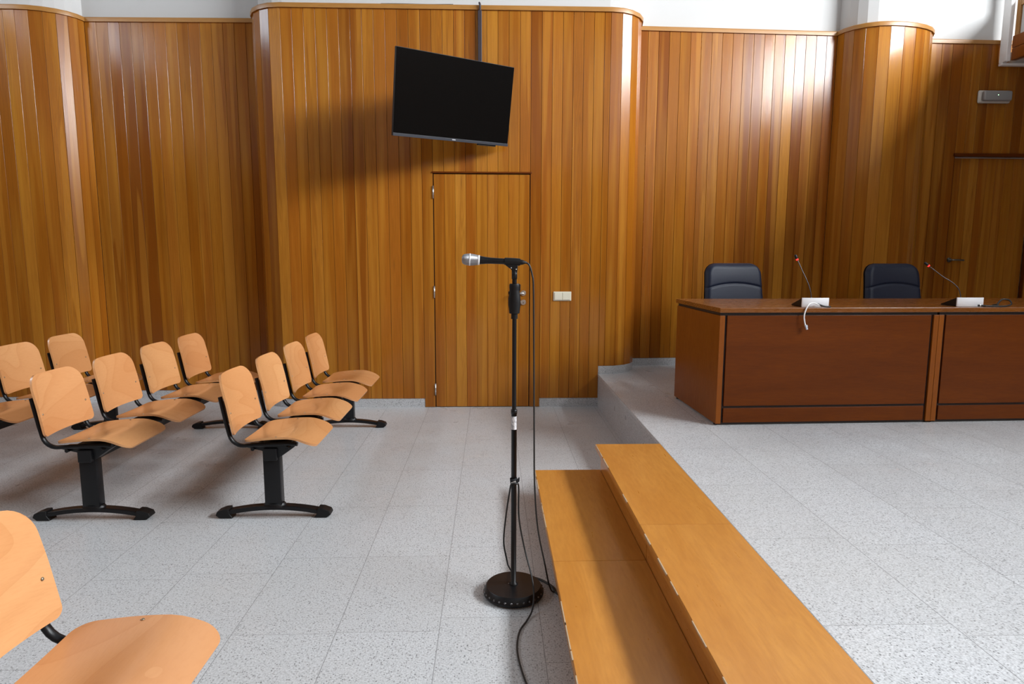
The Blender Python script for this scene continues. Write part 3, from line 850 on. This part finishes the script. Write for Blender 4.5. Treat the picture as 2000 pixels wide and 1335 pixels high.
# ------------------------------------------------------------------ leather office chairs
def make_chair(name):
    root = empty(name, (0, 0, 0))       # faces -y, towards the desk
    # backrest: padded slab, rounded corners, two cushions parted by an arched seam
    bm = bmesh.new()
    Hb, Wb = 0.62, 0.545; z0 = 0.41; N_, K = 90, 40
    def surf(u, v, front):
        # u,v in -1..1 / 0..1
        v_ = v
        w = Wb/2*(1-0.07*max(0, v-0.35)/0.65)
        r = 0.095
        t = v*Hb
        if t > Hb-r: w = w-r+math.sqrt(max(0, r*r-(t-(Hb-r))**2))
        if t < 0.06: w = w-0.06+math.sqrt(max(0, 0.0036-(0.06-t)**2))
        x = u*w
        e = min(1.0, (1-abs(u))*w/0.045+0.0); e2 = min(1.0, min(t, Hb-t)/0.045)
        rnd = math.sqrt(max(0, 1-(1-e)**2))*math.sqrt(max(0, 1-(1-e2)**2))
        lean = 0.05+0.20*v*v*0.35
        if front:
            seam_z = Hb*0.725-0.024*(x/0.2)**2
            groove = 0.009*math.exp(-((t-seam_z)/0.0065)**2)
            puff = 0.004*math.sin(PI*min(1, max(0, (t-seam_z)/(Hb-seam_z)))) if t > seam_z else 0.004*math.sin(PI*min(1, max(0, t/seam_z)))
            y = -0.045*rnd-(puff-groove)*rnd-0.012*u*u
        else: y = 0.045*rnd*(1-0.3*u*u)
        return Vector((x, y+lean, z0+t))
    for front in (True, False):
        g_ = [[bm.verts.new(surf(-1+2*j/K, i/N_, front)) for j in range(K+1)] for i in range(N_+1)]
        for i in range(N_):
            for j in range(K):
                f = bm.faces.new((g_[i][j], g_[i][j+1], g_[i+1][j+1], g_[i+1][j])); f.material_index = 0 if front else 1
    bmesh.ops.remove_doubles(bm, verts=bm.verts, dist=0.0008)
    bmesh.ops.recalc_face_normals(bm, faces=bm.faces)
    link_mesh('backrest', bm, [M_LEATHER, M_LEATHER_SIDE], root, smooth=True)
    bm = bmesh.new(); box(bm, -0.25, 0.25, -0.50, 0.0, 0.39, 0.49, 0.045, 5); link_mesh('seat', bm, M_LEATHER, root, smooth=True)
    for s in (-1, 1):
        bm = bmesh.new()
        tube(bm, catmull([(s*0.25, -0.02, 0.42), (s*0.30, -0.03, 0.44), (s*0.305, -0.06, 0.56), (s*0.30, -0.16, 0.625), (s*0.30, -0.34, 0.62), (s*0.30, -0.38, 0.56), (s*0.27, -0.36, 0.44), (s*0.24, -0.34, 0.42)], 6), 0.014, 12)
        box(bm, s*0.30-0.028, s*0.30+0.028, -0.36, -0.12, 0.625, 0.650, 0.010, 3)
        link_mesh('armrest', bm, M_BLACKPL, root, smooth=True)
    bm = bmesh.new()
    lathe(bm, [(0, 0.09), (0.03, 0.09), (0.03, 0.24), (0.016, 0.245), (0.016, 0.36), (0.05, 0.37), (0.05, 0.392), (0, 0.392)], 20, Matrix.Translation((0, -0.24, 0)))
    link_mesh('gas_column', bm, M_BLACKPL, root)
    bm = bmesh.new()
    for k in range(5):
        a = 2*PI*k/5+0.3; c_, s_ = math.cos(a), math.sin(a)
        tube(bm, [(0.02*c_, -0.24+0.02*s_, 0.105), (0.14*c_, -0.24+0.14*s_, 0.10), (0.27*c_, -0.24+0.27*s_, 0.075)], [0.026, 0.02, 0.015], 10)
    link_mesh('star_base', bm, M_BLACKPL, root)
    for k in range(5):
        a = 2*PI*k/5+0.3; c_, s_ = math.cos(a), math.sin(a)
        p = Vector((0.27*c_, -0.24+0.27*s_, 0.028)); d = Vector((-s_, c_, 0))
        bm = bmesh.new()
        for q in (-1, 1): lathe(bm, [(0, -0.007), (0.022, -0.007), (0.028, -0.003), (0.028, 0.003), (0.022, 0.007), (0, 0.007)], 16, aim(p+d*q*0.014, p+d*q*1.0))
        tube(bm, [(p.x, p.y, 0.03), (p.x, p.y, 0.07)], 0.007, 8)
        link_mesh('caster', bm, M_BLACKPL, root)
    return root
ch = make_chair('office_chair'); ch.location = (2.075, 5.47, PZ); ch.rotation_euler = (0, 0, math.radians(9))
tag(ch, 'black leather office chair behind the left desk, nearer the light switch', 'chair', 'leather chairs behind the desks')
ch2 = copy_tree(ch); ch2.location = (3.475, 5.50, PZ); ch2.rotation_euler = (0, 0, math.radians(8))
tag(ch2, 'black leather office chair at right, in front of the dark boarded corner', 'chair', 'leather chairs behind the desks')

# ------------------------------------------------------------------ conference microphones on the desks
def desk_mic(loc, rz, neck, label):
    root = empty('desk_microphone', loc, rz); tag(root, label, 'microphone', 'conference microphones on the desks')
    w = 0.175
    bm = bmesh.new()      # wedge: tall back facing the room (-y), falling to nothing at the speaker's side
    prism(bm, [(0.004, 0.002), (0.165, 0.002), (0.165, 0.008), (0.020, 0.056), (0.004, 0.056)], 'x', -w/2+0.006, w/2-0.006, 0.002)
    link_mesh('base', bm, M_BLACKPL, root)
    bm = bmesh.new()
    K = 14; fr, bk = [], []
    for k in range(K+1):
        x = -w/2+w*k/K; yb = -0.010*(1-(2*x/w)**2)
        fr.append((x, yb-0.004)); bk.append((x, yb+0.004))
    prism(bm, fr+bk[::-1], 'z', 0.001, 0.060, 0.0006)
    autosmooth(link_mesh('silver_back', bm, M_SILVER, root), 40)
    bm = bmesh.new()
    P_ = catmull(neck, 8)
    tube(bm, P_, 0.0032, 8); lathe(bm, [(0, 0), (0.008, 0), (0.006, 0.012), (0.0035, 0.02), (0, 0.02)], 14, aim(P_[0], P_[1]))
    link_mesh('gooseneck', bm, simple_neck, root)
    e = P_[-1]; d = (P_[-1]-P_[-2]).normalized()
    bm = bmesh.new(); lathe(bm, [(0.004, 0), (0.0072, 0.001), (0.0072, 0.008), (0.005, 0.009)], 16, aim(e, e+d)); link_mesh('lit_ring', bm, M_RED, root)
    bm = bmesh.new(); lathe(bm, [(0, 0), (0.0065, 0.001), (0.0085, 0.006), (0.0085, 0.026), (0.006, 0.031), (0, 0.032)], 16, aim(e+d*0.008, e+d*2)); link_mesh('capsule', bm, M_BLACKPL, root)
    return root
simple_neck = simple('dark metal gooseneck', (0.10, 0.09, 0.09), 0.35, 0.8)
desk_mic(dl(0.645, 0.050), DT+math.radians(-3), [(0.010, 0.075, 0.040), (0.005, 0.08, 0.09), (-0.012, 0.09, 0.15), (-0.045, 0.11, 0.23), (-0.075, 0.125, 0.30)], 'silver-backed desk microphone with nearly upright gooseneck, beside the white cable')
desk_mic(dl(1.70, 0.055), DT+math.radians(-3), [(-0.005, 0.08, 0.040), (-0.008, 0.085, 0.075), (-0.022, 0.09, 0.115), (-0.060, 0.10, 0.155), (-0.12, 0.115, 0.195), (-0.205, 0.13, 0.262)], 'silver-backed desk microphone with low leaning gooseneck, beside the looped black cable')

# white network cable hanging over the front edge
wc = empty('white_cable', dl(0.60, 0.0, 0.0)); tag(wc, 'short white cable with clear plug hanging over the front of the desk', 'cable')
def rel(pts, o): return [Vector(p)-o.location for p in pts]
bm = bmesh.new()
wp = [dl(0.675, 0.018, 0.006), dl(0.650, 0.012, 0.016), dl(0.610, 0.0, 0.030), dl(0.572, -0.014, 0.024), dl(0.548, -0.022, -0.01), dl(0.538, -0.024, -0.055), dl(0.548, -0.024, -0.105), dl(0.556, -0.024, -0.118)]
tube(bm, rel(catmull(wp, 8), wc), 0.0042, 10); link_mesh('cord', bm, M_WHITE, wc)
bm = bmesh.new(); Mx = aim(wp[-1]-wc.location, dl(0.566, -0.024, -0.15)-wc.location)
box(bm, -0.006, 0.006, -0.005, 0.005, 0, 0.020, 0.001, M=Mx); box(bm, -0.0075, 0.0075, -0.0065, 0.0065, -0.010, 0.003, 0.0015, M=Mx)
link_mesh('plug', bm, simple('clear grey plug', (0.55, 0.6, 0.68), 0.2), wc)
bm = bmesh.new(); tube(bm, rel(catmull([dl(0.645, 0.020, 0.022), dl(0.66, 0.012, 0.016), dl(0.69, 0.010, 0.007), dl(0.73, 0.016, 0.005)], 6), wc), 0.005, 8)
link_mesh('sleeve', bm, M_RUBBER, wc)
# black cable with a loop
bc = empty('black_cable', dl(1.85, 0.02, 0.0)); tag(bc, 'black cable with a loop lying on the desk by the right microphone', 'cable')
bm = bmesh.new()
bp = [dl(1.735, 0.016, 0.010), dl(1.77, 0.010, 0.008), dl(1.84, 0.004, 0.006), dl(1.91, 0.012, 0.006), dl(1.975, 0.04, 0.016), dl(1.99, 0.075, 0.040), dl(1.955, 0.09, 0.045), dl(1.905, 0.065, 0.022), dl(1.875, 0.035, 0.009), dl(1.90, 0.10, 0.006), dl(1.98, 0.16, 0.006)]
tube(bm, rel(catmull(bp, 8), bc), 0.0052, 10); link_mesh('cord', bm, M_RUBBER, bc)
bm = bmesh.new(); Mx = aim(bp[1]-bc.location, bp[0]-bc.location)
box(bm, -0.008, 0.008, -0.006, 0.006, 0.0, 0.042, 0.002, M=Mx); box(bm, -0.0085, 0.0085, -0.0065, 0.0065, 0.028, 0.036, 0.001, mi=1, M=Mx)
link_mesh('plug', bm, [M_BLACKPL, M_CHROME], bc)

# ------------------------------------------------------------------ television
tv = empty('television', (-0.286, 5.49, 2.64)); tag(tv, 'black flat screen television tilted down from the boarded wall above the door', 'television')
yaw, tilt, roll, s_ = 0.599, 0.184, 0.020, 1.123
u = Vector((math.cos(yaw), math.sin(yaw), 0)); nv = Vector((math.sin(yaw), -math.cos(yaw), 0))
v = Vector((0, 0, 1))*math.cos(tilt)+nv*math.sin(tilt)
u2 = u*math.cos(roll)+v*math.sin(roll); v2 = v*math.cos(roll)-u*math.sin(roll); n2 = u2.cross(v2)   # n2 faces the room
Mt = Matrix((u2, v2, n2)).transposed().to_4x4()
w2, h2 = 0.97*s_/2, 0.57*s_/2
bm = bmesh.new(); box(bm, -w2, w2, -h2, h2, -0.028, -0.002, 0.003, M=Mt)
box(bm, -w2*0.62, w2*0.62, -h2*0.95, h2*0.35, -0.060, -0.027, 0.010, M=Mt)
link_mesh('housing', bm, M_BLACKPL, tv)
bm = bmesh.new(); box(bm, -w2+0.004, w2-0.004, -h2+0.024, h2-0.004, -0.0018, 0.0, M=Mt); link_mesh('screen', bm, M_SCREEN, tv)
bm = bmesh.new(); box(bm, -w2, w2, -h2, -h2+0.022, -0.0015, 0.003, 0.001, M=Mt); bz = link_mesh('bottom_bezel', bm, M_BEZEL, tv)
bm = bmesh.new(); box(bm, -0.016, 0.016, -h2+0.009, -h2+0.016, 0.003, 0.0042, M=Mt); link_mesh('badge', bm, M_LOGO, bz)
bm = bmesh.new(); box(bm, w2*0.45, w2*0.78, -h2-0.012, -h2, -0.03, -0.008, 0.002, M=Mt); link_mesh('sensor_box', bm, M_BLACKPL, bz)
bm = bmesh.new()
box(bm, -0.2, 0.2, -0.2, 0.2, -0.068, -0.061, 0.001, M=Mt)
a_ = Mt @ Vector((0, 0, -0.07)); wpt = Vector((-0.101+0.286, Y1-0.030-5.49, 2.66-2.64))
tube(bm, [a_, (a_+wpt)/2+Vector((0.05, 0, 0)), wpt], 0.018, 10)
link_mesh('swivel_arm', bm, M_BLACKPL, tv)
bm = bmesh.new(); box(bm, -0.101+0.286-0.0165, -0.101+0.286+0.0165, Y1-0.024-5.49, Y1-0.001-5.49, 2.55-2.64, 3.482-2.64, 0.003)
tube(bm, catmull([(0.185, Y1-0.012-5.49, 3.47-2.64), (0.187, Y1-0.030-5.49, 3.52-2.64), (0.181, Y1-0.012-5.49, 3.545-2.64), (0.186, Y1+0.03-5.49, 3.545-2.64)], 6), 0.009, 8)
link_mesh('wall_rail', bm, simple('dark violet grey channel', (0.035, 0.026, 0.034), 0.5), tv)
bm = bmesh.new()
cp = [(-0.95, Y1+0.010, 3.5345), (-0.80, Y1+0.006, 3.5345), (-0.55, Y1+0.012, 3.5345), (-0.33, Y1+0.004, 3.5345)]
c1 = empty('ledge_cable', (-0.64, Y1, 3.53)); tag(c1, 'thin black cable lying on the cap rail above the television', 'cable')
tube(bm, rel(catmull(cp, 6), c1), 0.0035, 8); link_mesh('cord', bm, M_RUBBER, c1)

# ------------------------------------------------------------------ light switch, emergency light
sw = empty('light_switch', (0.642, Y1, 1.031)); tag(sw, 'cream double rocker light switch on the boarded wall right of the door', 'switch')
bm = bmesh.new(); box(bm, -0.082, 0.082, -0.010, 0.0, -0.042, 0.042, 0.004, 3); link_mesh('plate', bm, M_WHITEPL, sw)
for q in (-1, 1):
    bm = bmesh.new(); box(bm, q*0.0365-0.0355, q*0.0365+0.0355, -0.016, -0.009, -0.034, 0.034, 0.003, 2); link_mesh('rocker', bm, M_WHITEPL, sw)
el = empty('emergency_light', (5.03, 6.673, 2.985)); tag(el, 'small oblong emergency light with green diode on the dark boarded wall', 'light')
bm = bmesh.new(); box(bm, -0.165, 0.165, -0.028, 0.0, -0.062, 0.062, 0.018, 4); link_mesh('backplate', bm, simple('grey white plastic', (0.62, 0.60, 0.55), 0.5), el, smooth=True)
bm = bmesh.new(); box(bm, -0.140, 0.150, -0.075, -0.026, -0.048, 0.050, 0.018, 4)
mg, nt, b = newmat('ribbed clear diffuser'); b.inputs['Base Color'].default_value = (0.30, 0.30, 0.30, 1); b.inputs['Roughness'].default_value = 0.25
link_mesh('diffuser', bm, mg, el, smooth=True)
bm = bmesh.new(); lathe(bm, [(0, 0.003), (0.003, 0.002), (0.004, 0), (0, 0)], 12, aim((0.0, -0.074, 0.006), (0.0, -1, 0.006))); link_mesh('diode', bm, M_GREEN, el)

# ------------------------------------------------------------------ microphone stand
SBX, SBY = 0.088, 2.560
st = empty('microphone_stand', (SBX, SBY, 0)); tag(st, 'black microphone stand with heavy round base on the granite floor', 'microphone stand')
bm = bmesh.new()
lathe(bm, [(0, 0.002), (0.112, 0.002), (0.124, 0.008), (0.126, 0.016), (0.115, 0.040), (0.112, 0.043), (0.02, 0.046), (0, 0.046)], 64)
base = autosmooth(link_mesh('round_base', bm, M_BLACK, st), 30)
M_STUD = simple('polished black stud', (0.02, 0.02, 0.025), 0.08, coat=1.0, spec=1.0)
for k in range(30):
    a = 2*PI*k/30; bm = bmesh.new()
    p = Vector((0.1225*math.cos(a), 0.1225*math.sin(a), 0.0235)); d = Vector((math.cos(a), math.sin(a), 0.45)).normalized()
    lathe(bm, [(0, 0.0030), (0.0026, 0.0025), (0.0046, 0)], 12, aim(p, p+d)); link_mesh('rim_stud', bm, M_STUD, base)
bm = bmesh.new(); box(bm, -0.022, -0.008, 0.0, 0.0035, 0.0462, 0.0468); link_mesh('base_mark', bm, M_LOGO, base)
bm = bmesh.new()
lathe(bm, [(0.018, 0.044), (0.018, 0.050), (0.0112, 0.054), (0.0112, 0.770), (0.0125, 0.770), (0.0128, 0.786), (0.010, 0.788)], 24); link_mesh('lower_tube', bm, M_BLACK, st)
bm = bmesh.new(); lathe(bm, [(0.0085, 0.78), (0.0085, 1.16)], 20); link_mesh('upper_tube', bm, M_BLACK, st)
bm = bmesh.new()
rr, z0_, z1_ = 0.01145, 0.706, 0.760; K = 12; A_, B_ = [], []
for k in range(K+1):
    a = math.radians(-90-62+124*k/K); A_.append(bm.verts.new((rr*math.cos(a), rr*math.sin(a), z0_))); B_.append(bm.verts.new((rr*math.cos(a), rr*math.sin(a), z1_)))
for k in range(K): bm.faces.new((A_[k], A_[k+1], B_[k+1], B_[k]))
mlab, nt, b = newmat('white paper label'); g = N(nt); tc = g.n('ShaderNodeTexCoord')
c_ = g.ramp(g.noise(tc.outputs['Object'], 90, 3), [(0.40, (0.35, 0.35, 0.38)), (0.50, (0.72, 0.72, 0.74))]); g.l(c_, b.inputs['Base Color']); b.inputs['Roughness'].default_value = 0.6
tag(link_mesh('paper_label', bm, mlab, st, smooth=True), 'white paper label')
bm = bmesh.new()   # clutch: flattened grip, wider low down, with a nick near the top
prof = [(0.0, 1.152), (0.0130, 1.152), (0.0130, 1.172), (0.0205, 1.174), (0.0220, 1.190), (0.0243, 1.208), (0.0245, 1.226), (0.0222, 1.246), (0.0200, 1.262), (0.0198, 1.268), (0.0206, 1.273), (0.0206, 1.284), (0.0185, 1.290), (0.0, 1.291)]
lathe(bm, prof, 28, Matrix.Diagonal((1, 0.72, 1, 1))); cl = autosmooth(link_mesh('clutch_grip', bm, M_BLACKPL, st), 40)
bm = bmesh.new(); box(bm, 0.017, 0.0235, -0.006, 0.006, 1.262, 1.288, 0.002); box(bm, -0.0235, -0.019, -0.004, 0.004, 1.248, 1.260, 0.001); link_mesh('clutch_lever', bm, M_BLACKPL, cl)
bm = bmesh.new()
pr = [(0.0, 1.290)]
for k in range(5): pr += [(0.0075, 1.291+k*0.004), (0.0105, 1.293+k*0.004)]
pr += [(0.0085, 1.312), (0, 1.312)]
lathe(bm, pr, 20); link_mesh('threaded_neck', bm, M_BLACK, st)
bm = bmesh.new()
tube(bm, [(0, 0, 1.308), (0, 0, 1.342)], 0.0112, 14)
prism(bm, [(-0.0105, 1.332), (0.0105, 1.332), (0.0135, 1.362), (-0.010, 1.366), (-0.038, 1.367), (-0.034, 1.360), (-0.0115, 1.344)], 'y', -0.010, 0.010, 0.003)
link_mesh('clip_mount', bm, M_BLACKPL, st)
for q in ((0.006, 1.346), (-0.013, 1.3515)):
    bm = bmesh.new(); lathe(bm, [(0, 0.002), (0.0022, 0.0015), (0.0026, 0), (0, 0)], 10, aim((q[0], -0.0098, q[1]), (q[0], -1, q[1]))); link_mesh('rivet', bm, M_CHROME, st)
ax0, ax1 = Vector((-0.040, 0, 1.3770)), Vector((0.022, 0, 1.3735))
bm = bmesh.new(); L_ = (ax1-ax0).length
lathe(bm, [(0.0118, 0), (0.0142, 0.001), (0.0150, L_*0.6), (0.0140, L_), (0.0118, L_)], 24, aim(ax0, ax1)); autosmooth(link_mesh('clip_sleeve', bm, M_BLACKPL, st), 30)

# velcro tie round the stand
tie = empty('cable_tie', (SBX, SBY, 0.49)); tag(tie, 'black hook and loop tie with white lettering wrapped round the stand', 'tie')
bm = bmesh.new()
Mz = Matrix.Rotation(math.radians(-8), 4, 'Y')
lathe(bm, [(0.0125, -0.014), (0.0150, -0.014), (0.0155, 0.0), (0.0150, 0.012), (0.0125, 0.012)], 20, Mz)
prism(bm, [(0.010, -0.008), (0.022, 0.002), (0.0235, 0.014), (0.0215, 0.021), (0.012, 0.010)], 'y', -0.014, -0.0115, 0.0005)
link_mesh('strap', bm, simple('black woven strap', (0.012, 0.013, 0.016), 0.8, bump=0.5, bscale=800), tie)
cu = bpy.data.curves.new('lettering', 'FONT'); cu.body = 'FUBE'; cu.size = 0.0088; cu.extrude = 0.0002; cu.align_x = 'CENTER'; cu.align_y = 'CENTER'; cu.offset = 0.0003
tmp = bpy.data.objects.new('lettering_curve', cu); COL.objects.link(tmp)
me_ = bpy.data.meshes.new_from_object(tmp.evaluated_get(bpy.context.evaluated_depsgraph_get())); bpy.data.objects.remove(tmp)
me_.materials.clear(); me_.materials.append(M_WHITE)
lt = bpy.data.objects.new('lettering', me_); COL.objects.link(lt); lt.parent = tie
lt.location = (-0.001, -0.0166, -0.001); lt.rotation_euler = (math.radians(90), math.radians(-22), 0)

# handheld microphone in the clip
mic = empty('handheld_microphone', (SBX-0.03, SBY, 1.377)); tag(mic, 'black handheld microphone with silver grille clipped on top of the stand', 'microphone')
h0 = Vector((-0.2045, 0, 1.3845)); h1 = Vector((0.030, 0, 1.3730)); O_ = Vector((-0.03, 0, 1.377))
A = h0-O_; B = h1-O_; Lm = (B-A).length; Mm = aim(A, B)
bm = bmesh.new()
lathe(bm, [(0.0, 0.066), (0.0165, 0.066), (0.0165, 0.070), (0.0152, 0.080), (0.0134, 0.094), (0.0122, 0.112), (0.0115, 0.150), (0.0110, Lm-0.012), (0.0100, Lm), (0, Lm)], 32, Mm); autosmooth(link_mesh('body', bm, M_BLACK, mic), 30)
mm, nt, b = newmat('silver wire grille'); g = N(nt)
b.inputs['Metallic'].default_value = 0.7; b.inputs['Roughness'].default_value = 0.42
tc = g.n('ShaderNodeTexCoord'); ck = g.n('ShaderNodeTexWave'); ck.inputs['Scale'].default_value = 160; g.l(tc.outputs['Object'], ck.inputs['Vector'])
g.l(g.ramp(ck.outputs['Fac'], [(0.2, (0.10, 0.10, 0.11)), (0.7, (0.50, 0.50, 0.52))]), b.inputs['Base Color']); g.bump(ck.outputs['Fac'], 0.6, 0.001, b)
bm = bmesh.new()
lathe(bm, [(0, -0.0005), (0.010, 0.0), (0.0165, 0.003), (0.0200, 0.009), (0.0224, 0.020), (0.0230, 0.030), (0.0224, 0.042), (0.0203, 0.055), (0.0180, 0.065), (0, 0.065)], 36, Mm); gr = autosmooth(link_mesh('grille', bm, mm, mic), 60)
bm = bmesh.new()
lathe(bm, [(0.0222, 0.0285), (0.0236, 0.029), (0.0236, 0.033), (0.0222, 0.0335)], 36, Mm); lathe(bm, [(0.0172, 0.0615), (0.0191, 0.062), (0.0186, 0.0685), (0.0160, 0.069)], 36, Mm)
link_mesh('grille_band', bm, M_SILVER, gr)
bm = bmesh.new(); lathe(bm, [(0.0092, 0), (0.0088, 0.004), (0.0050, 0.012), (0.0036, 0.018), (0, 0.018)], 20, aim(B, B+Vector((1, 0, -0.06)))); link_mesh('connector', bm, M_BLACKPL, mic)

# microphone cable: drops to the floor, turns behind the base, climbs to the tie, falls again and runs off
mc = empty('microphone_cable', (0.20, 2.50, 0)); tag(mc, 'black microphone cable hanging from the microphone and looping over the round base onto the floor', 'cable')
hB = h1+Vector((SBX, SBY, 0))
pts = [(hB.x+0.010, SBY, hB.z-0.001), (0.1445, SBY, 1.3635), (0.157, SBY+0.001, 1.325), (0.1625, SBY, 1.27), (0.166, SBY, 1.0), (0.1695, SBY, 0.68), (0.173, SBY, 0.47), (0.187, SBY+0.002, 0.29), (0.217, SBY+0.005, 0.135), (0.236, SBY+0.010, 0.04), (0.249, SBY+0.004, 0.009),
       (0.262, SBY+0.006, 0.006), (0.262, SBY+0.035, 0.0055), (0.236, SBY+0.082, 0.0055), (0.190, SBY+0.125, 0.0055), (0.105, SBY+0.150, 0.008), (0.072, SBY+0.120, 0.060), (0.060, SBY+0.055, 0.13), (0.0475, SBY+0.025, 0.22), (0.056, SBY+0.010, 0.335), (0.0715, SBY-0.004, 0.45), (0.078, SBY-0.0175, 0.482), (0.098, SBY-0.0165, 0.483),
       (0.1075, SBY-0.006, 0.465), (0.1095, SBY-0.004, 0.335), (0.1325, SBY-0.012, 0.205), (0.158, SBY-0.060, 0.115), (0.166, SBY-0.100, 0.060), (0.158, SBY-0.150, 0.018), (0.135, SBY-0.205, 0.0055), (0.104, SBY-0.275, 0.0055), (0.090, SBY-0.36, 0.0055), (0.0905, SBY-0.44, 0.0055), (0.105, SBY-0.55, 0.0055), (0.135, SBY-0.70, 0.0055), (0.16, SBY-0.95, 0.0055)]
bm = bmesh.new(); tube(bm, rel(catmull(pts, 7), mc), 0.0034, 10); link_mesh('cord', bm, M_RUBBER, mc)
fc = empty('floor_cable', (0.24, 2.60, 0)); tag(fc, 'short black cable on the floor running from behind the round base to the wooden step', 'cable')
bm = bmesh.new(); tube(bm, rel(catmull([(0.19, 2.664, 0.012), (0.215, 2.645, 0.012), (0.2465, 2.597, 0.014), (0.264, 2.560, 0.006), (0.277, 2.535, 0.005), (0.28, 2.50, 0.005)], 7), fc), 0.0038, 10); link_mesh('cord', bm, M_RUBBER, fc)
